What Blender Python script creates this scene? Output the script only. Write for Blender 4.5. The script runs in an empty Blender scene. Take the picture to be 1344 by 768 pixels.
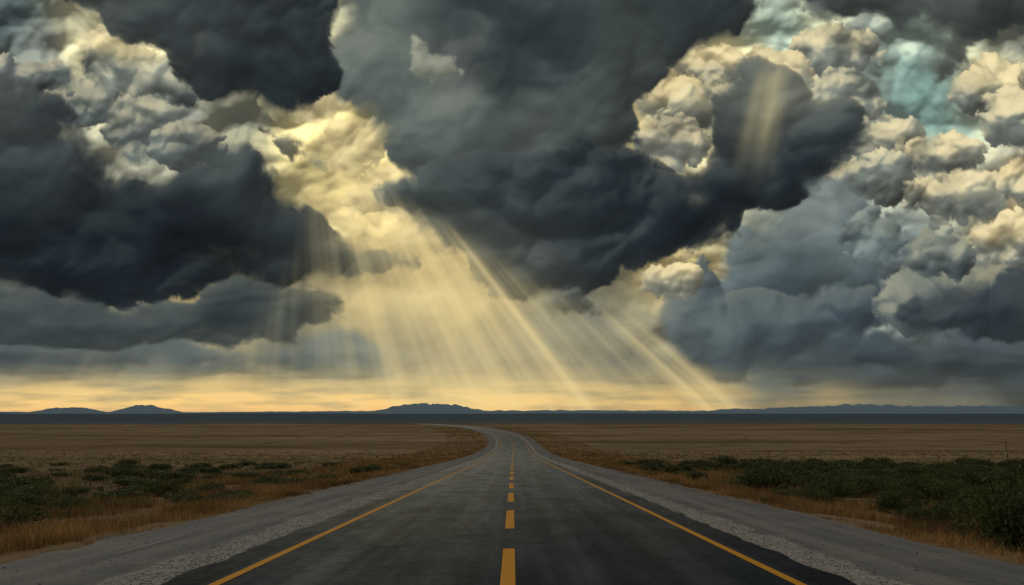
import bpy, math, time
import numpy as np
T0=time.time()
f32=np.float32
scene=bpy.context.scene
scene.view_settings.view_transform='Standard'
scene.view_settings.look='None'
scene.view_settings.exposure=0
rng=np.random.default_rng(7)
FOC=1055.0

# ------------------------------------------------------------------ noise
class N2:
    def __init__(s,seed):
        r=np.random.default_rng(seed)
        a=r.random((256,256))*2*np.pi
        s.gx=np.cos(a).astype(f32); s.gy=np.sin(a).astype(f32)
        s.jx=r.random((256,256)).astype(f32); s.jy=r.random((256,256)).astype(f32)
        s.jr=(0.5+0.5*r.random((256,256))).astype(f32)
    def perlin(s,x,y):
        xf=np.floor(x); yf=np.floor(y)
        xi=xf.astype(np.int32); yi=yf.astype(np.int32)
        x=(x-xf).astype(f32); y=(y-yf).astype(f32)
        a=xi&255;b=(xi+1)&255;c=yi&255;d=(yi+1)&255
        u=x*x*x*(x*(x*6-15)+10); v=y*y*y*(y*(y*6-15)+10)
        n00=s.gx[c,a]*x+s.gy[c,a]*y
        n10=s.gx[c,b]*(x-1)+s.gy[c,b]*y
        n01=s.gx[d,a]*x+s.gy[d,a]*(y-1)
        n11=s.gx[d,b]*(x-1)+s.gy[d,b]*(y-1)
        return (n00*(1-u)+n10*u)*(1-v)+(n01*(1-u)+n11*u)*v
    def fbm(s,x,y,o=5,g=0.5):
        t=0;A=1.0
        for i in range(o):
            t=t+A*s.perlin(x+17.3*i,y+9.1*i); x=x*2.03; y=y*2.03; A*=g
        return t*1.3
    def puff(s,x,y):
        xf=np.floor(x); yf=np.floor(y)
        xi=xf.astype(np.int32); yi=yf.astype(np.int32)
        x=(x-xf).astype(f32); y=(y-yf).astype(f32)
        best=np.zeros_like(x)
        for dy in (-1,0,1):
            for dx in (-1,0,1):
                a=(xi+dx)&255;c=(yi+dy)&255
                px=s.jx[c,a]+dx-x; py=s.jy[c,a]+dy-y; r=s.jr[c,a]
                best=np.maximum(best,r*r-px*px-py*py)
        return np.sqrt(best)
    def puffl(s,x,y,o=5):
        L=[]
        for i in range(o):
            L.append(s.puff(x+31.7*i,y+13.9*i)); x=x*1.93; y=y*1.93
        return L
def comb(L,g):
    t=0;A=1.0;n=0
    for p in L: t=t+A*p;n+=A;A*=g
    return t/n/0.75
def sstep(a,b,x):
    t=np.clip((x-a)/(b-a),0,1); return t*t*(3-2*t)
def blur(a,sx,sy=None):
    sy=sy or sx
    py,px=int(3*sy)+1,int(3*sx)+1
    b=np.pad(a,((py,py),(px,px)),'edge')
    F=np.fft.rfft2(b)
    fy=np.fft.fftfreq(b.shape[0])[:,None]; fx=np.fft.rfftfreq(b.shape[1])[None,:]
    F*=np.exp(-2*np.pi**2*((fx*sx)**2+(fy*sy)**2))
    return np.fft.irfft2(F,b.shape)[py:-py,px:-px].astype(f32)

# ------------------------------------------------------------------ mesh helpers
def make_mesh(name,co,faces,k,cols=None,uv=None,smooth=False,attr='Col'):
    me=bpy.data.meshes.new(name)
    co=np.ascontiguousarray(co,dtype=f32); faces=np.ascontiguousarray(faces,dtype=np.int32)
    nf=faces.size//k
    me.vertices.add(len(co)); me.vertices.foreach_set('co',co.ravel())
    me.loops.add(nf*k); me.loops.foreach_set('vertex_index',faces.ravel())
    me.polygons.add(nf); me.polygons.foreach_set('loop_start',np.arange(0,nf*k,k,dtype=np.int32))
    if smooth: me.polygons.foreach_set('use_smooth',np.ones(nf,dtype=bool))
    if cols is not None:
        a=me.color_attributes.new(attr,'FLOAT_COLOR','POINT')
        a.data.foreach_set('color',np.ascontiguousarray(cols,dtype=f32).ravel())
    if uv is not None:
        l=me.uv_layers.new(name='UVMap')
        l.data.foreach_set('uv',np.ascontiguousarray(uv[faces.ravel()],dtype=f32).ravel())
    me.update(calc_edges=True)
    return me
def add_obj(name,me,mat=None,parent=None):
    o=bpy.data.objects.new(name,me); scene.collection.objects.link(o)
    if mat and me and not me.materials: me.materials.append(mat)
    if parent: o.parent=parent
    return o
def grid_faces(nr,nc):
    i=np.arange(nr-1)[:,None]*nc+np.arange(nc-1)[None,:]
    return np.stack([i,i+1,i+nc+1,i+nc],-1).reshape(-1,4)

# ------------------------------------------------------------------ node helpers
class M:
    def __init__(s,name):
        s.mat=bpy.data.materials.new(name); s.mat.use_nodes=True
        s.mat.cycles.emission_sampling='NONE'
        s.nt=s.mat.node_tree; s.nt.nodes.clear()
        s.out=s.n('ShaderNodeOutputMaterial')
    def n(s,t,**k):
        nd=s.nt.nodes.new(t)
        for a,b in k.items(): setattr(nd,a,b)
        return nd
    def l(s,a,b): s.nt.links.new(a,b)
    def setv(s,sock,v):
        if isinstance(v,(int,float,tuple,list)): sock.default_value=v
        else: s.l(v,sock)
    def math(s,op,a,b=0.5,c=None):
        nd=s.n('ShaderNodeMath',operation=op); s.setv(nd.inputs[0],a); s.setv(nd.inputs[1],b)
        if c is not None: s.setv(nd.inputs[2],c)
        return nd.outputs[0]
    def noise(s,vec,scale,detail=6,rough=0.55,dist=0.0):
        nd=s.n('ShaderNodeTexNoise'); s.l(vec,nd.inputs['Vector'])
        nd.inputs['Scale'].default_value=scale; nd.inputs['Detail'].default_value=detail
        nd.inputs['Roughness'].default_value=rough; nd.inputs['Distortion'].default_value=dist
        return nd.outputs['Fac']
    def ramp(s,f,a,b,c0=0.0,c1=1.0):
        nd=s.n('ShaderNodeMapRange',interpolation_type='SMOOTHSTEP'); s.setv(nd.inputs[0],f)
        nd.inputs[1].default_value=a; nd.inputs[2].default_value=b
        nd.inputs[3].default_value=c0; nd.inputs[4].default_value=c1
        return nd.outputs[0]
    def mix(s,f,a,b,mode='MIX'):
        nd=s.n('ShaderNodeMix',data_type='RGBA',blend_type=mode)
        s.setv(nd.inputs[0],f)
        for q,v in ((6,a),(7,b)):
            if isinstance(v,tuple): nd.inputs[q].default_value=v if len(v)==4 else v+(1,)
            else: s.l(v,nd.inputs[q])
        return nd.outputs[2]
    def map(s,vec,scale):
        nd=s.n('ShaderNodeMapping'); s.l(vec,nd.inputs[0]); nd.inputs['Scale'].default_value=scale
        return nd.outputs[0]
    def bump(s,h,strength,dist):
        nd=s.n('ShaderNodeBump'); s.l(h,nd.inputs['Height']); nd.inputs['Strength'].default_value=strength
        nd.inputs['Distance'].default_value=dist; return nd.outputs[0]
    def bsdf(s,col,rough=0.9,spec=0.3,normal=None):
        nd=s.n('ShaderNodeBsdfPrincipled')
        if isinstance(col,tuple): nd.inputs['Base Color'].default_value=col if len(col)==4 else col+(1,)
        else: s.l(col,nd.inputs['Base Color'])
        s.setv(nd.inputs['Roughness'],rough); s.setv(nd.inputs['Specular IOR Level'],spec)
        if normal is not None: s.l(normal,nd.inputs['Normal'])
        return nd.outputs[0]
    def diffgloss(s,col,gf,rough,normal=None):
        d=s.n('ShaderNodeBsdfDiffuse'); s.l(col,d.inputs[0])
        g=s.n('ShaderNodeBsdfGlossy'); s.setv(g.inputs['Roughness'],rough); g.inputs[0].default_value=(.88,.95,1,1)
        if normal is not None: s.l(normal,d.inputs['Normal']); s.l(normal,g.inputs['Normal'])
        m=s.n('ShaderNodeMixShader'); s.setv(m.inputs[0],gf); s.l(d.outputs[0],m.inputs[1]); s.l(g.outputs[0],m.inputs[2])
        return m.outputs[0]
    def fres(s,ior):
        f=s.n('ShaderNodeFresnel'); f.inputs[0].default_value=ior; return f.outputs[0]
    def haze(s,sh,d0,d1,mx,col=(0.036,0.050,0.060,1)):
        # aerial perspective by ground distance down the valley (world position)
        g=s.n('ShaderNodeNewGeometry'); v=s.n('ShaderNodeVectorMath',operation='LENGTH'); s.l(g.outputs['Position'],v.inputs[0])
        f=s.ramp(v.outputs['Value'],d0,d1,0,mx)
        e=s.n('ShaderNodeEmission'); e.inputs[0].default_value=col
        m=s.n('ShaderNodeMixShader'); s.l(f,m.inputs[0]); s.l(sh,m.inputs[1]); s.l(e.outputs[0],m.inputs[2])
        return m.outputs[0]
    def fin(s,sh): s.l(sh,s.out.inputs[0]); return s.mat

# ================================================================== SKY
STEP=1.3
us=np.arange(-320,1664,STEP,dtype=f32); vs=np.arange(-200,556,STEP,dtype=f32)
U,V=np.meshgrid(us,vs)
H,W=U.shape
A1=N2(11);A2=N2(12);A3=N2(13)

def idw(cols,u,v,p=1.6,eps=28.0,au=1.0,av=1.0):
    num=np.zeros(u.shape+(3,),f32); den=np.zeros(u.shape,f32)
    for c in cols:
        w=1.0/(((u-c[0])*au)**2+((v-c[1])*av)**2+eps*eps)**p*1e5
        den+=w
        for k in range(3): num[...,k]+=w*c[2+k]
    return num/den[...,None]
def sdf(poly,u,v):
    P=np.array(poly,dtype=f32); d=np.full(u.shape,1e12,f32); sgn=np.zeros(u.shape,bool)
    n=len(P)
    for i in range(n):
        ax,ay=P[i]; bx,by=P[(i+1)%n]
        ex,ey=bx-ax,by-ay; wx=u-ax; wy=v-ay
        t=np.clip((wx*ex+wy*ey)/(ex*ex+ey*ey+1e-6),0,1)
        dx=wx-ex*t; dy=wy-ey*t
        d=np.minimum(d,dx*dx+dy*dy)
        if ay!=by:
            c=((ay>v)!=(by>v))&(u<ex*(v-ay)/ey+ax)
            sgn^=c
    d=np.sqrt(d); return np.where(sgn,d,-d)
def shade1(Hh,light):
    gy,gx=np.gradient(Hh,STEP)
    L=np.array(light,f32); L/=np.linalg.norm(L)
    return (-gx*L[0]-gy*L[1]+L[2])/np.sqrt(gx*gx+gy*gy+1)
def shade(Hh,light,fine=0.0):
    # large soft forms first, small heaps only lightly
    a,b,c=0.50-0.22*fine,0.36-0.04*fine,0.14+0.26*fine
    return a*shade1(blur(Hh,7.0)*1.25,light)+b*shade1(blur(Hh,2.6)*0.9,light)+c*shade1(blur(Hh,1.1)*(0.5+0.2*fine),light)

bgc=[(-250,60,60,70,76),(-200,300,50,60,66),(0,20,72,85,90),(60,90,98,106,106),(150,75,200,192,152),(205,160,140,146,140),(120,140,160,160,140),(330,165,110,114,104),
(430,160,215,198,140),(480,240,228,208,145),(420,200,190,178,125),(420,380,150,145,118),(480,400,175,160,118),(560,330,222,202,146),(600,400,180,166,124),(520,280,235,215,155),
(540,460,120,120,106),(450,500,105,110,104),(650,450,128,125,106),(720,450,104,108,102),(760,420,98,104,102),(820,360,130,128,108),(800,480,94,100,99),
(860,440,116,117,106),(880,370,215,195,135),(570,85,130,135,126),(500,100,80,90,92),(870,130,218,202,150),(960,60,225,212,160),(1010,30,136,158,150),(1030,50,134,156,150),(1070,40,180,180,150),
(1100,90,116,126,124),(1140,60,108,116,114),(1215,132,122,158,156),(1195,125,122,155,153),(1240,145,124,158,154),(1180,75,132,148,140),(1300,110,190,184,150),(1330,60,112,116,108),(1180,190,135,142,134),(1230,230,170,165,136),(1300,200,150,150,134),
(1335,260,205,190,146),(1100,280,100,115,120),(1140,330,84,98,106),(1200,320,100,112,117),(1280,300,150,150,130),(1150,240,130,136,130),(1450,200,110,115,110),(1500,400,70,82,90),
(100,400,92,98,96),(245,392,240,210,138),(200,470,86,98,103),(50,480,80,90,96),(400,470,96,104,103),(60,520,140,132,108),(300,520,175,158,116),(550,520,160,148,118),(750,520,145,137,112),
(900,515,130,125,105),(960,500,92,102,102),(1050,520,80,88,90),(1200,520,76,84,88),(1344,510,58,68,75),(1000,450,72,86,95),(600,500,140,134,112),(700,-120,80,88,90),(300,-120,60,68,74),(1200,-120,100,108,106)]
wx=A1.fbm(U/150,V/150,4)*34; wy=A2.fbm(U/150+5,V/150,4)*28
img=idw(bgc,U+wx*0.9,V+wy*0.9)
crisp=np.clip(sstep(760,960,U)*(1-sstep(430,500,V))+0.75*sstep(300,150,np.hypot(U-160,(V-110)*1.2))+0.6*(1-sstep(300,400,V))+0.22,0,1)
P=comb(A3.puffl((U+wx)/90,(V+wy)/74,6),0.48)
F=A1.fbm(U/110,V/80,6,0.5)
L=shade(P*46*crisp+F*12,(-0.35,-0.85,0.55),0.4)
Lm=(L-0.47)
img*= (1+np.clip(Lm*0.75*(0.25+crisp),-0.34,0.36))[...,None]
img*= (1+0.13*F*(1-0.5*crisp))[...,None]
hot=sstep(0.62,0.95,L)*crisp*sstep(90,190,img[...,0])
img+= hot[...,None]*np.array([40,36,24],f32)

def layer(poly,cols,lit=(150,150,130),la=0.3,edge=24,soft=14,sc=80,seed=1,pf=0.7,rim=0.0,rimcol=(240,220,165),rimw=7,op=1.0,light=(-0.35,-0.85,0.5),ph=30,asp=1.0,tex=0.10,bulge=36,mist=1.0,fine=0.25,con=0.42,eps=28.0):
    global img
    p=np.array(poly); m=edge*2.6+60
    i0=max(0,int((p[:,1].min()-m-vs[0])/STEP)); i1=min(H,int((p[:,1].max()+m-vs[0])/STEP)+1)
    j0=max(0,int((p[:,0].min()-m-us[0])/STEP)); j1=min(W,int((p[:,0].max()+m-us[0])/STEP)+1)
    if i1-i0<8 or j1-j0<8: return
    u=U[i0:i1,j0:j1]; v=V[i0:i1,j0:j1]
    n=N2(100+seed); n2=N2(200+seed)
    sd=sdf(poly,u,v)
    ax=n.fbm(u/(2.2*sc*asp),v/(2.2*sc),4)*sc*0.40; ay=n2.fbm(u/(2.2*sc*asp),v/(2.2*sc),4)*sc*0.34
    fb=n.fbm((u+ax)/(sc*asp),(v+ay)/sc,7,0.55)
    big=n2.fbm(u/(2.6*sc*asp)+9,v/(2.0*sc),4,0.45)
    pl=n2.puffl((u+ax)/(sc*asp),(v+ay)/sc,6)
    pe=comb(pl,0.58); pu=comb(pl,0.44+0.04*fine)
    sn=sd+edge*((1-pf)*2.0*fb+pf*2.2*(pe-0.62)+0.9*big+0.45*fb)
    sm=soft*(0.7+mist*3.2*sstep(-0.05,0.55,n.fbm(u/130+3,v/130,3)))
    alpha=sstep(-0.15,1,sn/sm)*op
    alpha*=np.clip(1.0+0.8*fb*np.exp(-np.maximum(sn,0)/(sm*1.3)),0,1)
    inn=np.maximum(sn,0)
    Hh=bulge*(1-np.exp(-inn/bulge))+ph*(pf*pu*1.5+(1-pf)*fb*0.5)+ph*0.8*big
    L=shade(Hh,light,fine)
    base=idw(cols,u+ax,v+ay,eps=eps)
    base=base*(1+tex*1.3*big+tex*0.9*blur(fb,2)+con*(L-0.47))[...,None]
    k=(sstep(0.36,1.02,L)*la*np.clip(0.9+0.55*fb,0.3,1.15))[...,None]
    c=base*(1-k)+np.array(lit,f32)*k
    if rim>0:
        bg=img[i0:i1,j0:j1]; gl=sstep(90,200,bg[...,0])
        r=(np.exp(-inn/rimw)*rim*(0.25+0.75*sstep(0.3,0.75,L))*(0.2+0.8*gl))[...,None]
        c=c*(1-r)+np.array(rimcol,f32)*r
    a=alpha[...,None]
    img[i0:i1,j0:j1]=img[i0:i1,j0:j1]*(1-a)+c*a
def heap(cx,cy,rx,ry,seed,top=(205,192,150),bot=(112,120,118),lit=(250,234,188),la=0.68,rim=0.4,op=1.0,mist=0.7):
    pts=[]
    for k in range(16):
        a=2*math.pi*k/16; sy=ry if math.sin(a)<0 else ry*0.75
        pts.append((cx+rx*math.cos(a),cy+sy*math.sin(a)))
    top=tuple(0.86*q for q in top)
    layer(pts,[(cx-.35*rx,cy-.6*ry)+top,(cx+.3*rx,cy-.5*ry)+top,(cx,cy+.25*ry)+bot,(cx+.5*rx,cy+.5*ry)+bot,(cx-.6*rx,cy+.5*ry)+bot],
          lit=lit,la=la,edge=min(rx,ry)*0.34,soft=5,sc=min(rx,ry)*0.95,seed=seed,pf=0.9,rim=rim,rimw=5,ph=min(rx,ry)*0.6,mist=mist,fine=0.5,bulge=min(rx,ry)*.6,eps=14,op=op,tex=0.2)

layer([(-400,430),(150,425),(330,440),(450,420),(500,450),(510,490),(420,505),(240,500),(120,503),(0,500),(-400,505)],
      [(0,450,66,78,86),(200,480,78,91,98),(400,450,84,96,102),(480,480,95,104,104),(100,500,84,94,98)],la=0.10,edge=9,soft=26,sc=70,seed=2,pf=0.1,asp=3.0,ph=8,tex=0.10)
layer([(930,470),(1050,440),(1200,440),(1344,430),(1700,430),(1700,535),(1344,534),(1200,528),(1100,510),(1000,512),(945,505)],
      [(960,490,84,95,98),(1100,480,62,74,84),(1250,480,52,62,71),(1400,500,50,60,68),(1200,525,66,75,80)],la=0.10,edge=10,soft=24,sc=70,seed=3,pf=0.1,asp=3.0,ph=8)
# bright heaps high right, back to front
for a in [(1100,66,60,34,40,(168,170,148)),(1300,118,60,44,41,(215,204,160)),(1350,150,60,55,42,(190,184,154)),(1110,130,60,38,43,(128,138,134)),(1160,190,55,36,44,(158,160,144)),
          (1225,210,62,36,45,(190,182,150)),(1150,245,60,42,47,(132,142,138)),(1345,240,58,42,48,(228,210,162)),(1245,262,66,36,49,(180,173,144))]:
    heap(a[0],a[1],a[2],a[3],a[4],top=a[5])
layer([(1010,250),(1100,215),(1150,260),(1190,330),(1185,400),(1100,430),(960,430),(900,400),(930,360),(970,300)],
      [(1000,380,74,88,96),(1100,300,98,112,118),(1150,380,68,82,90),(1060,260,112,122,122)],lit=(140,150,148),la=0.30,edge=20,soft=20,sc=95,seed=4,pf=0.65,ph=26,con=.30)
heap(1150,310,48,34,50,top=(128,140,140),bot=(88,102,108),lit=(165,170,155),la=.35,rim=.1,mist=2.0)
layer([(862,372),(885,350),(925,352),(960,368),(1010,372),(1070,388),(1150,380),(1175,420),(1120,455),(1030,472),(960,490),(905,482),(878,450),(866,410)],
      [(880,380,120,122,112),(930,400,78,92,100),(1000,430,66,80,90),(1100,430,62,75,86),(930,470,70,82,90)],lit=(150,152,136),la=0.22,edge=15,soft=7,sc=70,seed=5,pf=0.85,rim=0.8,rimw=7,ph=24,mist=.8,con=.32)
layer([(1180,330),(1225,300),(1262,320),(1300,285),(1344,290),(1500,300),(1700,280),(1700,450),(1344,440),(1200,430),(1160,400)],
      [(1200,350,92,104,108),(1280,320,140,142,128),(1330,310,165,158,132),(1250,400,62,74,82),(1344,400,58,68,76),(1600,350,70,80,86)],lit=(200,190,150),la=0.45,edge=18,soft=7,sc=80,seed=6,pf=0.9,rim=0.4,ph=32,mist=.8,fine=.4,con=.36)
heap(1318,322,55,38,51,top=(215,200,156),bot=(104,112,112))
heap(1235,345,48,34,52,top=(135,144,138),bot=(84,96,102),la=.4,lit=(205,198,160))
layer([(1165,412),(1200,380),(1260,390),(1300,365),(1344,350),(1500,345),(1700,350),(1700,450),(1344,448),(1240,448),(1185,440)],
      [(1200,420,52,63,70),(1344,390,52,61,67),(1300,430,43,53,61)],lit=(110,115,112),la=0.22,edge=14,soft=11,sc=80,seed=7,pf=0.75,ph=24,con=.30)
layer([(1010,475),(1060,450),(1180,440),(1300,455),(1450,450),(1700,440),(1700,500),(1300,498),(1100,495)],
      [(1100,470,58,70,78),(1300,480,46,56,63)],lit=(110,118,118),la=0.18,edge=12,soft=20,sc=70,seed=27,pf=0.4,asp=2.2,ph=14,con=.28)
layer([(1255,190),(1290,175),(1344,170),(1420,180),(1344,200),(1290,212),(1262,205)],
      [(1280,195,92,98,98)],la=0.2,edge=12,soft=12,sc=46,seed=28,pf=0.6,op=0.8,ph=16)
# heaps catching light behind the main cloud
for a in [(1010,95,55,32,60,(210,198,156)),(930,95,55,32,61,(236,218,166)),(880,135,48,42,62,(226,208,156)),(940,150,55,45,63,(170,166,138)),(885,190,45,38,64,(150,148,130)),(985,135,60,40,65,(170,168,142))]:
    heap(a[0],a[1],a[2],a[3],a[4],top=a[5],bot=(112,117,112))
heap(885,368,40,26,66,top=(232,212,158),bot=(110,116,112))
layer([(1040,-10),(1065,22),(1110,30),(1150,45),(1190,55),(1205,85),(1235,98),(1262,80),(1300,58),(1344,46),(1700,56),(1700,-260),(1000,-260)],
      [(1080,10,70,78,78),(1200,30,78,86,86),(1230,90,80,86,84),(1320,20,58,66,68),(1600,-50,60,68,72),(1200,-150,66,74,78)],la=0.12,edge=15,soft=12,sc=80,seed=10,pf=0.55,rim=0.25,ph=22,con=.34)
# upper left
for a in [(150,80,48,38,70,(222,208,160)),(215,120,50,36,71,(142,148,140)),(100,130,60,42,72,(140,146,138)),(30,110,60,36,73,(104,113,114)),(190,170,62,42,74,(126,133,128)),(245,195,48,34,75,(104,111,108))]:
    heap(a[0],a[1],a[2],a[3],a[4],top=a[5],bot=(84,94,96),la=.4,mist=1.2)
# creamy heaps in the bright gap
for a in [(400,135,52,34,76,(206,192,146)),(455,195,55,38,77,(235,216,162)),(500,258,52,36,78,(238,220,166)),(560,318,50,34,79,(230,212,160))]:
    heap(a[0],a[1],a[2],a[3],a[4],top=a[5],bot=(182,172,136),la=.45,mist=2.8,op=.72)
layer([(455,-260),(448,0),(440,60),(446,110),(470,150),(500,185),(545,232),(505,255),(560,290),(610,330),(660,345),(760,330),(860,250),(835,180),(840,150),(870,105),(920,60),(985,22),(1010,-5),(1050,-260)],
      [(480,60,92,101,100),(500,150,82,92,93),(600,30,60,68,72),(640,70,42,50,54),(700,40,46,54,59),(760,120,78,88,89),(700,150,86,96,96),(560,180,76,86,88),(820,60,62,70,72),(930,20,52,60,63),(850,170,60,68,70),(600,250,56,66,70),(570,100,98,106,104),(700,-100,52,60,64)],
      lit=(138,144,134),la=0.28,edge=20,soft=14,sc=120,seed=12,pf=0.5,rim=0.35,rimw=8,ph=36,con=.36,fine=.2)
layer([(540,60),(560,58),(590,75),(605,92),(570,100),(548,88)],[(570,80,150,152,138)],lit=(180,178,152),la=0.4,edge=12,soft=12,sc=40,seed=29,pf=0.6,op=0.65,mist=1.6)
layer([(515,262),(560,212),(640,190),(720,215),(800,185),(855,205),(900,222),(930,190),(936,132),(960,102),(1000,92),(1050,108),(1065,132),(1110,140),(1128,180),(1114,230),(1064,264),(988,293),(933,330),(880,343),(810,345),(795,366),(745,389),(700,392),(650,376),(615,332),(560,294)],
      [(560,250,54,64,68),(640,230,48,57,63),(720,260,41,49,56),(850,260,38,46,53),(960,260,33,41,49),(1060,220,34,42,50),(1090,170,50,58,62),(980,150,78,86,85),(1030,120,100,104,97),(1000,200,46,55,61),(900,300,31,39,46),(760,310,35,43,50),(700,360,42,50,56),(640,340,50,58,63)],
      lit=(112,119,117),la=0.26,edge=17,soft=8,sc=98,seed=13,pf=0.8,rim=0.7,rimw=6,rimcol=(235,215,160),ph=34,con=.36,fine=.3,mist=1.0)
layer([(705,392),(745,384),(800,392),(830,405),(790,415),(740,418),(712,408)],[(760,400,70,78,80)],la=0.15,edge=12,soft=18,sc=34,seed=14,pf=0.4,op=0.8)
layer([(60,-260),(60,-20),(95,20),(150,45),(195,62),(225,90),(262,118),(300,128),(345,148),(385,140),(432,122),(442,95),(428,50),(436,0),(420,-260)],
      [(120,0,70,78,79),(200,20,56,63,66),(300,40,46,53,57),(400,40,42,49,53),(420,100,33,40,45),(330,120,42,50,54),(240,90,50,57,60),(300,-100,44,50,56)],
      lit=(104,110,108),la=0.2,edge=17,soft=9,sc=100,seed=15,pf=0.65,rim=0.3,rimw=6,ph=32,con=.34,fine=.25,mist=1.2)
layer([(-400,120),(-40,95),(10,92),(40,118),(80,150),(130,190),(190,228),(230,220),(262,180),(300,182),(345,200),(372,235),(395,270),(430,300),(480,318),(545,345),(500,356),(440,362),(380,376),(300,382),(200,386),(100,388),(0,384),(-400,380)],
      [(0,130,62,69,71),(60,190,54,61,65),(150,250,36,43,49),(280,210,58,66,69),(330,260,44,51,56),(100,330,24,31,38),(250,330,26,33,40),(0,300,29,36,42),(400,330,36,44,49),(480,340,52,58,60),(230,280,30,37,44),(-300,250,34,42,49),(30,240,42,49,54)],
      lit=(105,112,110),la=0.2,edge=17,soft=8,sc=115,seed=16,pf=0.7,rim=0.4,rimw=6,ph=36,con=.34,fine=.25,mist=1.1)
layer([(-400,382),(0,372),(100,392),(200,402),(225,398),(255,402),(275,384),(340,372),(420,368),(448,385),(455,408),(405,422),(380,430),(385,448),(320,452),(200,456),(80,448),(0,442),(-400,440)],
      [(0,400,58,66,70),(100,420,52,62,67),(200,430,62,72,76),(300,400,42,50,55),(400,395,50,58,61),(320,440,64,74,77)],
      lit=(120,124,116),la=0.2,edge=11,soft=11,sc=60,seed=17,pf=0.5,asp=2.1,rim=0.35,ph=16,con=.30)
layer([(345,172),(372,178),(400,190),(440,196),(452,222),(420,222),(385,205),(355,195)],[(390,195,84,88,84)],la=0.2,edge=12,soft=14,sc=30,seed=18,pf=0.5,op=0.85,rim=0.2)
layer([(1060,0),(1090,8),(1085,30),(1060,35)],[(1075,15,74,82,84)],la=0.2,edge=14,soft=16,sc=34,seed=19,pf=0.5,op=0.8)

# moist air dims contrast low in the sky
hz=(0.20*sstep(380,520,V))[...,None]
img=img*(1-hz)+np.array([104,112,110],f32)*hz
# horizon glow under the cloud base
glow=np.interp(U,[-320,0,60,200,330,500,700,850,950,1010,1090,1150,1344,1700],[.75,.9,1.0,1.1,1.05,1.05,.95,.9,.7,.35,.52,.25,.12,.05]).astype(f32)
gr=np.interp(V,[476,494,510,526,541],[0,.30,.74,.97,.95]).astype(f32)
gn=np.clip(0.92+0.6*A2.fbm(U/120,V/13,5),0,1.12)
k=np.clip(glow*gr*gn,0,1)[...,None]
gc=np.stack([np.interp(V,[500,530,541],[238,248,236]),np.interp(V,[500,530,541],[208,207,188]),np.interp(V,[500,530,541],[142,134,126])],-1).astype(f32)
gc=gc*(1-0.10*sstep(600,900,U))[...,None]
img=img*(1-k)+gc*k
# sunbeams: shafts fanning out of the gap
SU,SV=395.0,40.0
den=np.maximum(V-SV,20)
uh=SU+(U-SU)*(535-SV)/den
prof=np.interp(uh,[-200,0,150,300,430,470,520,560,600,640,700,760,800,835,870,905,930,950,968,985,1010],
                  [.05,.30,.40,.34,.32,.55,.78,.78,.85,.95,1.05,1.1,1.05,.72,.42,.65,1.08,1.15,.7,.14,0]).astype(f32)
start=np.interp(uh,[-200,300,440,500,560,640,700,800,860,905,970,1010],[440,425,190,140,160,205,235,280,340,375,380,420]).astype(f32)
z1=np.zeros_like(uh)
st=A2.perlin(uh/52+2.1,z1+5.3)*0.7+A2.perlin(uh/27,z1+1.7)*0.8+A3.perlin(uh/13,z1+8.1)*0.45+A3.perlin(uh/60,V/150)*0.35
mod=np.clip(0.68+0.68*st,0.16,1.1)
wob=1+0.15*A2.fbm(U/90,V/90,3)
fade=sstep(0,85,V-start)*(1-0.15*sstep(430,545,V))
b=prof*mod*fade*wob*(V>SV+20)
b2=np.clip(b*0.66,0,0.86)[...,None]
bc=np.array([240,220,162],f32)
img=img*(1-b2)+bc*b2
veil=0.24*np.exp(-(((U-610-(V-400)*0.55)/150)**2+((V-400)/110)**2))
img=img*(1-veil[...,None])+np.array([225,205,148],f32)*veil[...,None]
cx=1016-(V-80)*0.20; wd=20+(V-80)*0.06
s=np.exp(-((U-cx)/wd)**4)*sstep(78,105,V)*(1-sstep(150,262,V))*(0.75+0.4*A1.perlin((U-cx)/14,z1))
s=np.clip(s*0.5,0,1)[...,None]
img=img*(1-s)+np.array([225,210,160],f32)*s

img=img*np.array([1.015,1.0,0.965],f32)
img=np.clip(img,0,255)/255.0
lin=np.where(img<=0.04045,img/12.92,((img+0.055)/1.055)**2.4).astype(f32)
al=(sstep(-320,-200,U)*sstep(1664,1540,U)*sstep(-200,-90,V)).astype(f32)
X=(U-672)/FOC; Z=(541-V)/FOC
nrm=np.sqrt(X*X+1+Z*Z); R=52000.0
co=np.stack([X/nrm*R,1/nrm*R,Z/nrm*R+1.7],-1).reshape(-1,3)
cols=np.concatenate([lin,al[...,None]],-1).reshape(-1,4)
me=make_mesh('sky',co,grid_faces(H,W),4,cols=cols,smooth=True)
m=M('cloudy_sky')
at=m.n('ShaderNodeAttribute',attribute_name='Col')
e=m.n('ShaderNodeEmission'); m.l(at.outputs['Color'],e.inputs[0])
tr=m.n('ShaderNodeBsdfTransparent'); mx=m.n('ShaderNodeMixShader')
m.l(at.outputs['Alpha'],mx.inputs[0]); m.l(tr.outputs[0],mx.inputs[1]); m.l(e.outputs[0],mx.inputs[2])
add_obj('sky',me,m.fin(mx.outputs[0]))
print('sky',time.time()-T0)

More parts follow.
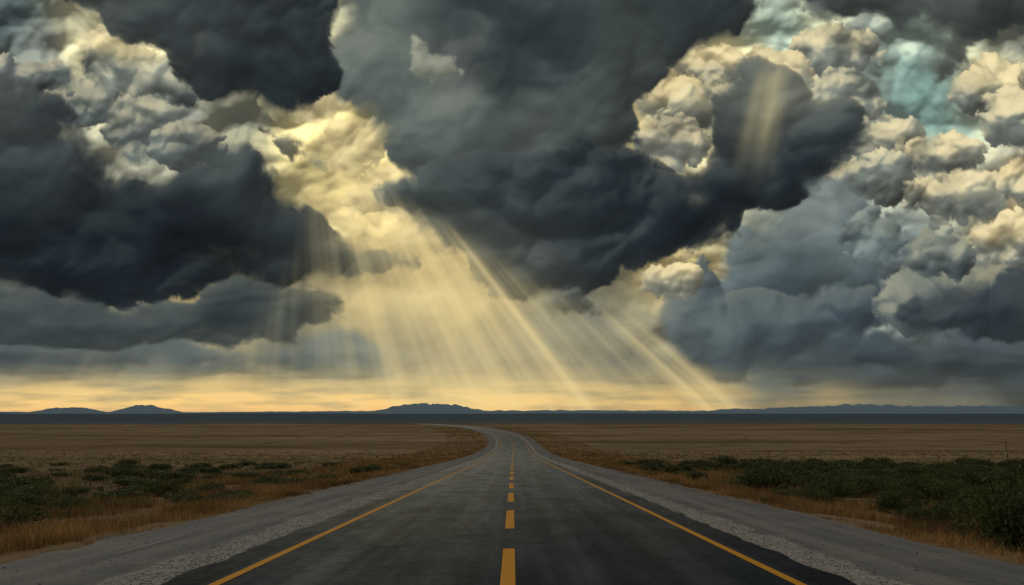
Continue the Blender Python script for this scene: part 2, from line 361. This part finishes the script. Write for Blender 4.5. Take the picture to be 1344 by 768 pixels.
# ================================================================== TERRAIN PROFILE
ty=np.arange(-600,7000,2.0)
zt=np.interp(ty,[-600,-200,0,131,200,250,316,420,560,640,900,1500,2200,3500,7000],[8.5,8.5,0,-5.6,-7.6,-7.9,-7.0,-5.9,-6.2,-8.5,-16,-24,-28.5,-29,-30])
xt=np.interp(ty,[-600,0,131,230,280,316,350,380,420,500,560,700,1100,1500,2200,3500,7000],[0,-.06,.1,.6,-.5,-3.4,-7.5,-13,-22,-46,-68,-125,-300,-420,-600,-900,-2400])
kk=np.exp(-(np.arange(-60,61)*2.0/26)**2); kk/=kk.sum()
def smooth(a):
    lo=a[0]-(a[1]-a[0])*np.arange(60,0,-1); hi=a[-1]+(a[-1]-a[-2])*np.arange(1,61)
    return np.convolve(np.concatenate([lo,a,hi]),kk,'valid')
zt2=smooth(zt); xt2=smooth(xt)
zt2-=np.interp(0,ty,zt2); xt2-=np.interp(0,ty,xt2)+.06
def rz(y): return np.interp(y,ty,zt2)
def rx(y): return np.interp(y,ty,xt2)
G1=N2(50);G2=N2(51)
def gz(s,y):
    a=np.abs(s)
    off=np.where(a<7.3,-0.06,-0.06-0.32*sstep(7.3,11,a))
    k=sstep(9,40,a)
    amp=0.22+np.clip(y,0,4000)*0.0011
    n=G1.fbm(s/23.0,y/23.0,4)*0.16+G2.fbm(s/140.0,y/190.0,3)*amp*1.2*sstep(20,160,a)
    return rz(y)+off+n*k
rows=np.concatenate([-np.geomspace(6000,30,40),np.arange(-28,60,0.5),np.geomspace(60,62000,620)])
so=np.concatenate([np.arange(0,16,0.4),np.geomspace(16,60000,170)])
scol=np.concatenate([-so[::-1],so[1:]])
S,Y=np.meshgrid(scol,rows)
Zg=gz(S.astype(f32),Y.astype(f32))
Xg=rx(Y)*(1-sstep(3000,9000,np.abs(S)))+S
co=np.stack([Xg,Y,Zg],-1).reshape(-1,3)
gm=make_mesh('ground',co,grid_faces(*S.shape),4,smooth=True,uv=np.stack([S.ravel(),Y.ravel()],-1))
m=M('dry_plain')
tc=m.n('ShaderNodeTexCoord').outputs['Object']; flat=m.map(tc,(1,1,0))
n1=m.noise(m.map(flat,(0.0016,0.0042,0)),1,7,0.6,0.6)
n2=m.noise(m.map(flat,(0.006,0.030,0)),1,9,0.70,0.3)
n3=m.noise(flat,0.9,8,0.7); n4=m.noise(flat,14,5,0.7); n5=m.noise(m.map(flat,(0.07,0.14,0)),1,9,0.72)
c=m.mix(m.ramp(n1,0.38,0.62),(0.24,0.160,0.090),(0.42,0.290,0.165))
c=m.mix(m.ramp(n2,0.50,0.62,0,0.85),c,(0.095,0.080,0.042))  # dark streaks: scrub, plus cloud-shadow bands painted into the base colour
c=m.mix(m.ramp(n2,0.46,0.34,0,0.6),c,(0.50,0.37,0.225))
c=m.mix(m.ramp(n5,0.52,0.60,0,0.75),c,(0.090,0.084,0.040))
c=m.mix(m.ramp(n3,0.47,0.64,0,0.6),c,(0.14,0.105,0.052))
c=m.mix(m.ramp(n4,0.35,0.75,0,0.4),c,(0.37,0.265,0.14))
sh=m.bsdf(c,1.0,0.0,m.bump(n3,0.6,0.15))
gmat=m.fin(m.haze(sh,450,3200,0.93,(0.024,0.033,0.037,1)))  # emission also paints the far land's dark cloud-shadow tone, not only haze
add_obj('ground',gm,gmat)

# ================================================================== ROAD
REND=690
def strip(name,s0,s1,dz,y0,y1,n,jit=(0,0),seed=1):
    ysn=rows[(rows>=y0)&(rows<=y1)]
    t=np.linspace(0,1,n)
    SS=s0+(s1-s0)*t[None,:]+0*ysn[:,None]
    g=N2(seed)
    if jit[0]: SS[:,0]+=jit[0]*g.fbm((ysn*0.9).astype(f32),(ysn*0).astype(f32)+.3,5)
    if jit[1]: SS[:,-1]+=jit[1]*g.fbm((ysn*0.9).astype(f32),(ysn*0).astype(f32)+7.3,5)
    YY=ysn[:,None]+0*SS
    co=np.stack([rx(YY)+SS,YY,rz(YY)+dz],-1).reshape(-1,3)
    return make_mesh(name,co,grid_faces(*SS.shape),4,uv=np.stack([SS.ravel(),YY.ravel()],-1),smooth=True)
def uvn(m):
    return m.n('ShaderNodeUVMap',uv_map='UVMap').outputs[0]
m=M('weathered_side_road'); uv=uvn(m)
a=m.noise(uv,0.6,6,0.65); b_=m.noise(uv,9,6,0.7); w=m.noise(m.map(uv,(2.2,0.05,1)),1,5,0.6)
g_=m.noise(uv,120,3,0.7)
c=m.mix(m.ramp(w,0.35,0.65),(0.15,0.152,0.145),(0.26,0.25,0.225))
c=m.mix(m.ramp(a,0.45,0.7,0,0.7),c,(0.31,0.28,0.23))
c=m.mix(m.ramp(b_,0.5,0.75,0,0.5),c,(0.09,0.086,0.08))
c=m.mix(m.ramp(g_,0.5,0.75,0,0.5),c,(0.36,0.335,0.29))
side_mat=m.fin(m.haze(m.diffgloss(c,0.02,0.5,m.bump(b_,0.5,0.02)),900,6000,0.8))
for q in (-1,1):
    s0,s1=(4.2,7.4) if q>0 else (-7.4,-4.2)
    add_obj('side_road',strip('side_road',s0,s1,-0.022,-40,REND,6,jit=(0.0,0.28) if q>0 else (0.28,0.0),seed=60+q),side_mat)
m=M('pale_gravel'); uv=uvn(m)
vo=m.n('ShaderNodeTexVoronoi',feature='F1'); m.l(uv,vo.inputs['Vector']); vo.inputs['Scale'].default_value=26
a=m.noise(uv,2.5,6,0.7); b_=m.noise(uv,40,4,0.7)
c=m.mix(m.ramp(a,0.35,0.65),(0.40,0.37,0.31),(0.58,0.54,0.465))
c=m.mix(m.ramp(b_,0.55,0.72,0,0.7),c,(0.17,0.155,0.13))
c=m.mix(m.ramp(vo.outputs['Distance'],0.3,0.75,0,0.5),c,(0.24,0.22,0.19))
gravel_mat=m.fin(m.haze(m.diffgloss(c,0.01,0.6,m.bump(vo.outputs['Distance'],0.9,-0.03)),900,6000,0.8))
for q in (-1,1):
    s0,s1=(4.15,5.0) if q>0 else (-5.0,-4.15)
    add_obj('gravel_verge',strip('gravel_verge',s0,s1,-0.012,-40,REND,6,jit=(0,0.30) if q>0 else (0.30,0),seed=70+q),gravel_mat)
m=M('asphalt'); uv=uvn(m)
sx=m.n('ShaderNodeSeparateXYZ'); m.l(uv,sx.inputs[0])
big=m.noise(m.map(uv,(0.5,0.09,1)),1,6,0.6,0.4)
lon=m.noise(m.map(uv,(3.0,0.03,1)),1,6,0.65)
fine=m.noise(uv,140,3,0.75); med=m.noise(uv,6,7,0.7)
tran=m.noise(m.map(uv,(0.6,0.45,1)),1,7,0.72,0.6)
c=m.mix(m.ramp(big,0.35,0.65),(0.026,0.033,0.037),(0.038,0.046,0.050))
c=m.mix(m.ramp(lon,0.42,0.68,0,0.6),c,(0.054,0.063,0.067))
c=m.mix(m.ramp(fine,0.55,0.75,0,0.6),c,(0.11,0.12,0.12))
c=m.mix(m.ramp(fine,0.45,0.3,0,0.6),c,(0.010,0.013,0.015))
c=m.mix(m.ramp(tran,0.50,0.66,0,0.30),c,(0.018,0.022,0.025))
ab=m.math('ABSOLUTE',sx.outputs[0],0)
# wheel tracks polished by traffic, 0.75 m either side of each lane centre
trk=m.math('ABSOLUTE',m.math('SUBTRACT',m.math('ABSOLUTE',m.math('SUBTRACT',ab,1.8),0),0.78),0)
wheel=m.ramp(trk,0.0,0.42,1,0)
c=m.mix(m.math('MULTIPLY',wheel,0.28),c,(0.060,0.070,0.075))
c=m.mix(m.ramp(ab,3.72,3.85,0,0.75),c,(0.012,0.012,0.013))
wv=m.n('ShaderNodeVectorMath',operation='ADD'); nz=m.n('ShaderNodeTexNoise'); m.l(uv,nz.inputs['Vector']); nz.inputs['Scale'].default_value=1.3; nz.inputs['Detail'].default_value=6
sc_=m.n('ShaderNodeVectorMath',operation='SCALE'); m.l(nz.outputs['Color'],sc_.inputs[0]); sc_.inputs['Scale'].default_value=1.1
m.l(uv,wv.inputs[0]); m.l(sc_.outputs[0],wv.inputs[1])
vc=m.n('ShaderNodeTexVoronoi',feature='DISTANCE_TO_EDGE'); m.l(wv.outputs[0],vc.inputs['Vector']); vc.inputs['Scale'].default_value=0.42
crk=m.math('MULTIPLY',m.ramp(vc.outputs['Distance'],0.010,0.0,0,1),m.ramp(m.noise(uv,0.35,3,0.5),0.5,0.6))
c=m.mix(crk,c,(0.004,0.004,0.004))
hh=m.math('ADD',m.math('MULTIPLY',fine,0.5),m.math('MULTIPLY',med,0.7))
rr=m.math('ADD',m.ramp(big,0.3,0.7,0.24,0.40),m.ramp(lon,0.3,0.7,-0.04,0.08))
gf=m.math('MULTIPLY',m.math('ADD',m.math('MULTIPLY',m.fres(1.05),0.24),m.math('MULTIPLY',wheel,0.015)),m.math('MULTIPLY',m.ramp(med,0.35,0.65,0.7,1.2),m.ramp(tran,0.4,0.66,1.2,0.75)))
road_mat=m.fin(m.haze(m.diffgloss(c,gf,rr,m.bump(hh,0.3,0.006)),900,6000,0.8))
road=add_obj('asphalt_road',strip('asphalt_road',-4.3,4.3,0.0,-40,REND,14,jit=(0.13,0.13),seed=80),road_mat)

m=M('worn_yellow_paint'); uv=uvn(m)
a=m.noise(uv,11,7,0.75); b_=m.noise(uv,90,4,0.7)
c=m.mix(m.ramp(a,0.3,0.75),(0.88,0.39,0.015),(0.66,0.28,0.018))
c=m.mix(m.ramp(b_,0.58,0.72,0,0.5),c,(0.10,0.055,0.02))
d_=m.bsdf(c,0.7,0.1,m.bump(b_,0.3,0.004))
tr=m.n('ShaderNodeBsdfTransparent'); mxs=m.n('ShaderNodeMixShader')
m.l(m.ramp(m.noise(uv,16,8,0.8),0.60,0.68,0,0.9),mxs.inputs[0]); m.l(d_,mxs.inputs[1]); m.l(tr.outputs[0],mxs.inputs[2])
paint=m.fin(m.haze(mxs.outputs[0],900,6000,0.8))
def marks(name,segs,w,mat,dz=0.005):
    co=[];fa=[];uv=[];b=0
    for (sc0,y0,y1) in segs:
        n=max(2,int((y1-y0)/0.5)+1) if y1-y0<50 else None
        ysn=np.linspace(y0,y1,n) if n else rows[(rows>=y0)&(rows<=y1)]
        for yy in ysn:
            for sg in (-.5,.5):
                s_=sc0+sg*w; co.append((rx(yy)+s_,yy,rz(yy)+dz)); uv.append((s_,yy))
        for i in range(len(ysn)-1):
            fa.append((b+2*i,b+2*i+1,b+2*i+3,b+2*i+2))
        b+=2*len(ysn)
    return add_obj(name,make_mesh(name,np.array(co),np.array(fa),4,uv=np.array(uv)),mat)
segs=[(0,8.6+8.0*k,8.6+4.75+8.0*k) for k in range(-4,84)]
marks('centre_line_marking',segs,0.19,paint)
marks('edge_line_marking',[(-3.6,-38,REND-5)],0.135,paint)
marks('edge_line_marking',[(3.6,-38,REND-5)],0.135,paint)
m=M('faded_white_paint'); uv=uvn(m)
d_=m.bsdf((0.55,0.53,0.47),0.8); tr=m.n('ShaderNodeBsdfTransparent'); mxs=m.n('ShaderNodeMixShader')
m.l(m.ramp(m.noise(uv,5,8,0.8),0.42,0.60,0.25,1),mxs.inputs[0]); m.l(d_,mxs.inputs[1]); m.l(tr.outputs[0],mxs.inputs[2])
marks('faded_line_marking',[(-6.3,4+9*k,6.5+9*k) for k in range(0,6)],0.09,m.fin(mxs.outputs[0]),dz=-0.017)

def stones(n):
    ico=np.array([(0,0,1),(.9,0,.1),(.28,.85,.1),(-.73,.53,.1),(-.73,-.53,.1),(.28,-.85,.1),(0,0,-.6)])
    fc=np.array([(0,1,2),(0,2,3),(0,3,4),(0,4,5),(0,5,1),(6,2,1),(6,3,2),(6,4,3),(6,5,4),(6,1,5)])
    y=6+50*rng.random(n)**1.8
    q=rng.choice([-1,1],n); s_=q*np.where(rng.random(n)<0.8,4.25+0.8*rng.random(n),4.3+3.6*rng.random(n))
    r=0.008+0.022*rng.random(n)**3
    v=ico[None]*(1+0.5*(rng.random((n,7,3))-.5))*r[:,None,None]*np.array([1,1,.6])
    a=rng.random(n)*6.28; ca,sa=np.cos(a)[:,None],np.sin(a)[:,None]
    vx=v[...,0]*ca-v[...,1]*sa; vy=v[...,0]*sa+v[...,1]*ca
    co=np.stack([vx+(rx(y)+s_)[:,None],vy+y[:,None],v[...,2]+(rz(y)-0.010)[:,None]],-1).reshape(-1,3)
    fa=(fc[None]+7*np.arange(n)[:,None,None]).reshape(-1,3)
    br=0.30+0.35*rng.random(n)
    cl=np.repeat(np.stack([br,br*.92,br*.8,np.ones(n)],-1),7,0)
    return make_mesh('gravel_stones',co,fa,3,cols=cl)
def attr_mat(name,rough=0.9,transl=0.0,spec=0.2):
    m=M(name); at=m.n('ShaderNodeAttribute',attribute_name='Col')
    c=at.outputs['Color']
    sh=m.bsdf(c,rough,spec)
    if transl:
        t=m.n('ShaderNodeBsdfTranslucent'); m.l(c,t.inputs[0]); mm=m.n('ShaderNodeMixShader'); mm.inputs[0].default_value=transl
        m.l(sh,mm.inputs[1]); m.l(t.outputs[0],mm.inputs[2]); sh=mm.outputs[0]
    return m.fin(sh)
add_obj('gravel_stones',stones(14000),attr_mat('stone'))

# ================================================================== GRASS
def blades(s_,y,h,w,pal,seed,lean=0.35):
    r=np.random.default_rng(seed); n=len(s_)
    z=gz(s_.astype(f32),y.astype(f32)).astype(float); x=rx(y)+s_
    a=r.random(n)*6.283; dx,dy=np.cos(a),np.sin(a)
    la=r.random(n)*6.283; lm=lean*(0.3+r.random(n))*h
    lx,ly=np.cos(la)*lm,np.sin(la)*lm
    P=np.zeros((n,5,3))
    for i,(t,ww) in enumerate(((0,-1),(0,1),(.55,.7),(.55,-.7),(1,0))):
        P[:,i,0]=x+dx*ww*w*.5+lx*t*t; P[:,i,1]=y+dy*ww*w*.5+ly*t*t; P[:,i,2]=z-0.02+h*t
    fa=np.array([(0,1,2),(0,2,3),(3,2,4)])[None]+5*np.arange(n)[:,None,None]
    pal=np.array(pal); pi=r.integers(0,len(pal),n)
    tn=GN.fbm((s_/3.0+20).astype(f32),(y/5.0).astype(f32),4)
    c=pal[pi]*(0.65+0.7*r.random(n))[:,None]
    c=c*np.clip(0.95+0.7*tn,0.45,1.5)[:,None]
    cl=np.concatenate([c,np.ones((n,1))],-1)[:,None,:].repeat(5,1)
    return P.reshape(-1,3),fa.reshape(-1,3),cl.reshape(-1,4)
dry=[(0.50,0.29,0.10),(0.55,0.36,0.16),(0.40,0.22,0.08),(0.27,0.17,0.07),(0.22,0.19,0.07),(0.46,0.24,0.08)]
green=[(0.21,0.18,0.075),(0.14,0.14,0.05),(0.28,0.22,0.10),(0.40,0.28,0.13),(0.46,0.34,0.17)]
GN=N2(90)
def tufts(nt,per,y0,y1,smin,smax,hh,ww,pw,seed,q,thr=-0.25):
    r=np.random.default_rng(seed)
    y=y0+(y1-y0)*r.random(nt)**pw
    s_=smin+(smax-smin)*r.random(nt)**1.2
    dn=GN.fbm((s_/2.5+q*40).astype(f32),(y/4).astype(f32),4)
    edge=7.55+0.5*GN.fbm((y/3).astype(f32),(y*0+q*9).astype(f32),4)
    k=(dn>thr+0.25*r.random(nt))&(s_>edge+0.15*r.random(nt)); y=y[k];s_=s_[k];dn=dn[k]
    n=len(y)
    rad=0.10*(1+ww*8)
    Yb=np.repeat(y,per)+rad*r.normal(size=n*per); Sb=q*(np.repeat(s_,per)+rad*r.normal(size=n*per))
    hb=np.repeat(hh*(0.5+0.8*r.random(n)+0.5*np.clip(dn,-.5,.8))*np.clip((s_-7.2)/1.4,0.35,1),per)*(0.55+0.6*r.random(n*per))
    return Sb,Yb,hb
def merge(parts):
    cos=[];fas=[];cls=[];b=0
    for P_,F_,C_ in parts:
        cos.append(P_);fas.append(F_+b);cls.append(C_);b+=len(P_)
    return np.concatenate(cos),np.concatenate(fas),np.concatenate(cls)
parts=[];gparts=[]
for q in (-1,1):
    for (nt,per,y0,y1,smin,smax,hh,ww,pw) in ((9500,9,7,38,7.4,15,0.30,0.012,1.3),(8000,7,36,110,7.4,18,0.32,0.035,1.3),(7000,5,100,420,7.8,22,0.25,0.10,1.5)):
        Sb,Yb,hb=tufts(nt,per,y0,y1,smin,smax,hh,ww,pw,int(y0)*3+q+500,q)
        parts.append(blades(Sb,Yb,hb,ww,dry,int(y0)+q))
    for (nt,per,y0,y1,smin,smax,hh,ww,pw) in ((9000,7,14,60,12,46,0.26,0.03,1.2),(8000,6,50,190,12,120,0.28,0.08,1.2)):
        Sb,Yb,hb=tufts(nt,per,y0,y1,smin,smax,hh,ww,pw,int(y0)*5+q+900,q,thr=-0.1)
        gparts.append(blades(Sb,Yb,hb,ww,green,int(y0)+q+40))
a_,b_,c_=merge(parts)
gm_=attr_mat('dry_grass',0.8,0.35)
add_obj('dry_grass',make_mesh('dry_grass',a_,b_,3,cols=c_),gm_)
a_,b_,c_=merge(gparts)
add_obj('steppe_grass',make_mesh('steppe_grass',a_,b_,3,cols=c_),gm_)

# ================================================================== BUSHES
leafm=attr_mat('bush_leaves',0.65,0.25,0.2)
def bush_mesh(seed,nl=4200,ls=0.035):
    r=np.random.default_rng(seed)
    nc=r.integers(9,15)
    ang=r.random(nc)*6.283; rad=np.sqrt(r.random(nc))*0.72
    cr=0.20+0.24*r.random(nc)
    cc=np.stack([np.cos(ang)*rad,np.sin(ang)*rad,0.20+ (0.42*(1-rad*0.8))*(0.4+0.8*r.random(nc))],-1)
    ci=r.integers(0,nc,nl)
    d=r.normal(size=(nl,3)); d/=np.linalg.norm(d,axis=1)[:,None]
    rr=(0.55+0.5*r.random(nl)**0.6)
    rr=np.where(r.random(nl)<0.07,rr+0.25*r.random(nl),rr)
    p=cc[ci]+d*(cr[ci]*rr)[:,None]*np.array([1,1,0.9])
    p[:,2]=np.abs(p[:,2])+0.01
    t=r.normal(size=(nl,3)); t/=np.linalg.norm(t,axis=1)[:,None]
    t+=d*0.6; t[:,2]+=0.3; t/=np.linalg.norm(t,axis=1)[:,None]
    bt=np.cross(t,r.normal(size=(nl,3))); bt/=np.linalg.norm(bt,axis=1)[:,None]
    L_=ls*(0.6+0.9*r.random(nl))[:,None]
    V4=np.stack([p-t*L_,p+bt*L_*.42,p+t*L_,p-bt*L_*.42],1)
    pal=np.array([(0.045,0.062,0.020),(0.060,0.078,0.026),(0.035,0.050,0.018),(0.080,0.082,0.030),(0.10,0.085,0.035)])*np.array([2.2,2.15,1.8])
    tint=r.integers(0,len(pal),nc)
    c=0.5*pal[tint[ci]]+0.5*pal[r.choice(5,nl,p=[.3,.3,.25,.1,.05])]
    c=c*(0.7+0.7*r.random(nl))[:,None]
    cl=np.concatenate([c,np.ones((nl,1))],-1)[:,None].repeat(4,1).reshape(-1,4)
    fa=np.arange(nl*4).reshape(-1,4)
    co=V4.reshape(-1,3)
    sv=[];sf=[];b=len(co)
    for k in range(nc):
        for j in range(3):
            tip=cc[k]+r.normal(size=3)*cr[k]*0.7; tip[2]=abs(tip[2])+.05
            root=np.array([r.normal()*.05,r.normal()*.05,-0.05]); mid=(root+tip)/2+r.normal(size=3)*0.05
            for w0,w1,A_,B_ in ((.014,.009,root,mid),(.009,.003,mid,tip)):
                for ax_ in (np.array([1,0,0]),np.array([0,1,0])):
                    sv+= [A_-ax_*w0,A_+ax_*w0,B_+ax_*w1,B_-ax_*w1]; sf.append((b,b+1,b+2,b+3)); b+=4
    co=np.concatenate([co,np.array(sv)]); fa=np.concatenate([fa,np.array(sf)])
    cl=np.concatenate([cl,np.tile([0.06,0.045,0.03,1],(len(sv),1))])
    return make_mesh('bush_%d'%seed,co,fa,4,cols=cl)
BM=[bush_mesh(i) for i in range(6)]
BMd=[bush_mesh(20+i,nl=2200,ls=0.055) for i in range(4)]
for b_ in BM+BMd: b_.materials.append(leafm)
def put(name,me,s_,y,w,h,parent=None):
    o=add_obj(name,me,None,parent)
    z=float(gz(np.array([s_],f32),np.array([y],f32))[0])
    o.location=(float(rx(y))+s_,y,z-0.02); o.scale=(w,w,h); o.rotation_euler=(0,0,rng.random()*6.28)
    return o
near=[(9.9,15.6,1.3,1.65),(11.8,17.5,1.4,1.7),(13.2,21,1.1,1.2),(12.2,25,1.0,.9),(14.5,24,1.3,1.1),(10.9,29,.8,.7),(12.4,31,1.2,1.0),(15.2,29,1.4,1.1),(17.5,27.5,1.4,1.2),(10.7,20.5,.8,.7),(12.0,21.5,.9,.9),
 (-12.6,20.5,1.0,.8),(-15.8,26.5,1.1,.75),(-14.1,25.6,.85,.6),(-17.6,29,1.5,.9),(-19.4,30.5,1.3,.8),(-14.6,33.5,.9,.85),(-13.6,36,1.0,.6),(-11.2,28.5,.55,.4),(-12.4,41,1.1,.7),(-17.2,38,1.0,.7),(-10.6,46,.9,.6)]
for i,(s_,y,w,h) in enumerate(near): put('bush',BM[i%6],s_,y,w,h)
E=bpy.data.objects.new('shrub_thicket',None); scene.collection.objects.link(E)
cnt=0
for k in range(900):
    y=28+62*rng.random(); s_=10.6+rng.random()*(0.95*y)
    if s_>0.85*y+6: continue
    dnn=float(GN.fbm(np.array([s_/9],f32),np.array([y/7],f32),3)[0])
    if dnn<-0.08 and s_>12: continue
    if cnt>290: break
    w=0.7+1.2*rng.random(); put('shrub_%d'%cnt,(BMd if y>45 else BM)[k%4],s_,y,w,w*(0.4+0.45*rng.random()),E); cnt+=1
for k in range(260):
    y=27+60*rng.random(); s_=-(9.5+rng.random()*(0.85*y))
    dnn=float(GN.fbm(np.array([s_/8],f32),np.array([y/6],f32),3)[0])
    if dnn<-0.06: continue
    w=0.5+0.9*rng.random(); put('shrub_%d'%cnt,BMd[k%4],s_,y,w,w*(0.4+0.3*rng.random()),E); cnt+=1

# ================================================================== HILLS
def hill(name,D,prof,depth,seed,amp):
    us_=np.linspace(prof[0][0],prof[-1][0],260); h=np.interp(us_,[p[0] for p in prof],[p[1] for p in prof])
    kz=np.exp(-(np.arange(-6,7)/3.0)**2);kz/=kz.sum(); h=np.convolve(np.pad(h,6,'edge'),kz,'valid')
    t=np.linspace(-1,1,50)
    g=N2(seed)
    HX,HT=np.meshgrid(us_,t)
    px=(HX-672)/FOC*D; hh=h[None,:]*np.maximum(0,1-np.abs(HT)**1.4)/FOC*D
    nz_=g.fbm((px/(D*0.011)).astype(f32),(HT*2.2).astype(f32),6,0.55)
    hh=hh*(1+amp*nz_)
    co=np.stack([px,D+HT*depth+0*px,hh-30.5],-1).reshape(-1,3)
    return make_mesh(name,co,grid_faces(*HX.shape),4,smooth=True)
m=M('hill_rock_haze'); tc=m.n('ShaderNodeTexCoord').outputs['Object']
a=m.noise(tc,0.004,8,0.65)
c=m.mix(m.ramp(a,0.35,0.65),(0.06,0.065,0.06),(0.16,0.14,0.11))
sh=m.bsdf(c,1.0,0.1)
e=m.n('ShaderNodeEmission'); e.inputs[0].default_value=(0.066,0.094,0.106,1)  # bluish distance haze painted over the rock as emission
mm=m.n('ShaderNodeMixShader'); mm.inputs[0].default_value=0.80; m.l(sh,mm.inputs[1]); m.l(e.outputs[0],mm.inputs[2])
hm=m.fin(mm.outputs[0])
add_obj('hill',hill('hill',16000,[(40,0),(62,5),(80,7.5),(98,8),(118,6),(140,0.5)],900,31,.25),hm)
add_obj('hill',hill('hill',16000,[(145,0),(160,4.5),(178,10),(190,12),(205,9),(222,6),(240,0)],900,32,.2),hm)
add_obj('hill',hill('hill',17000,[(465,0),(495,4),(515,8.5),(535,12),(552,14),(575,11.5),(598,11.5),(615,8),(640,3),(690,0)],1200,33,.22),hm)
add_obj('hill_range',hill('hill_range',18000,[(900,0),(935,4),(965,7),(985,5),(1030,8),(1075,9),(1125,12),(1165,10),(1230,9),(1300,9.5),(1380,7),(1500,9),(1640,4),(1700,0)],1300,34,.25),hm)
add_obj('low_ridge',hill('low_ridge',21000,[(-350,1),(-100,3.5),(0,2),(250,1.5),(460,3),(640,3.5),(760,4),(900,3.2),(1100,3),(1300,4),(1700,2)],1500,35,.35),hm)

# ================================================================== WORLD, SUN, CAMERA
SEL,SAZ=math.radians(43),math.radians(-14)
w=bpy.data.worlds.new('World'); scene.world=w; w.use_nodes=True
nt=w.node_tree; nt.nodes.clear()
out=nt.nodes.new('ShaderNodeOutputWorld'); bg=nt.nodes.new('ShaderNodeBackground')
sky=nt.nodes.new('ShaderNodeTexSky'); sky.sky_type='NISHITA'; sky.sun_disc=False
sky.sun_elevation=SEL; sky.sun_rotation=SAZ
tcw=nt.nodes.new('ShaderNodeTexCoord'); nz=nt.nodes.new('ShaderNodeTexNoise'); nt.links.new(tcw.outputs['Generated'],nz.inputs['Vector'])
nz.inputs['Scale'].default_value=3.2; nz.inputs['Detail'].default_value=7; nz.inputs['Distortion'].default_value=0.4
mr=nt.nodes.new('ShaderNodeMapRange'); nt.links.new(nz.outputs['Fac'],mr.inputs[0]); mr.inputs[1].default_value=0.3; mr.inputs[2].default_value=0.62; mr.inputs[3].default_value=0.7; mr.inputs[4].default_value=1.0
mxw=nt.nodes.new('ShaderNodeMix'); mxw.data_type='RGBA'
nt.links.new(mr.outputs[0],mxw.inputs[0]); nt.links.new(sky.outputs[0],mxw.inputs[6]); mxw.inputs[7].default_value=(1.5,1.55,1.6,1)
nt.links.new(mxw.outputs[2],bg.inputs[0]); bg.inputs[1].default_value=0.07
nt.links.new(bg.outputs[0],out.inputs[0])
sl=bpy.data.lights.new('sun','SUN'); sl.energy=0.6; sl.angle=math.radians(12); sl.color=(1,0.88,0.70)
so_=bpy.data.objects.new('sun',sl); scene.collection.objects.link(so_)
from mathutils import Vector
d=Vector((math.sin(SAZ)*math.cos(SEL),math.cos(SAZ)*math.cos(SEL),math.sin(SEL)))
so_.rotation_euler=d.to_track_quat('Z','Y').to_euler(); so_.location=(0,0,50)
cam=bpy.data.cameras.new('camera'); cam.sensor_width=36; cam.lens=36*FOC/1344; cam.shift_y=157/1344
cam.clip_start=0.1; cam.clip_end=200000
co_=bpy.data.objects.new('camera',cam); scene.collection.objects.link(co_)
co_.location=(0,0,1.70); co_.rotation_euler=(math.radians(90),0,0)
scene.camera=co_
print('total',time.time()-T0)
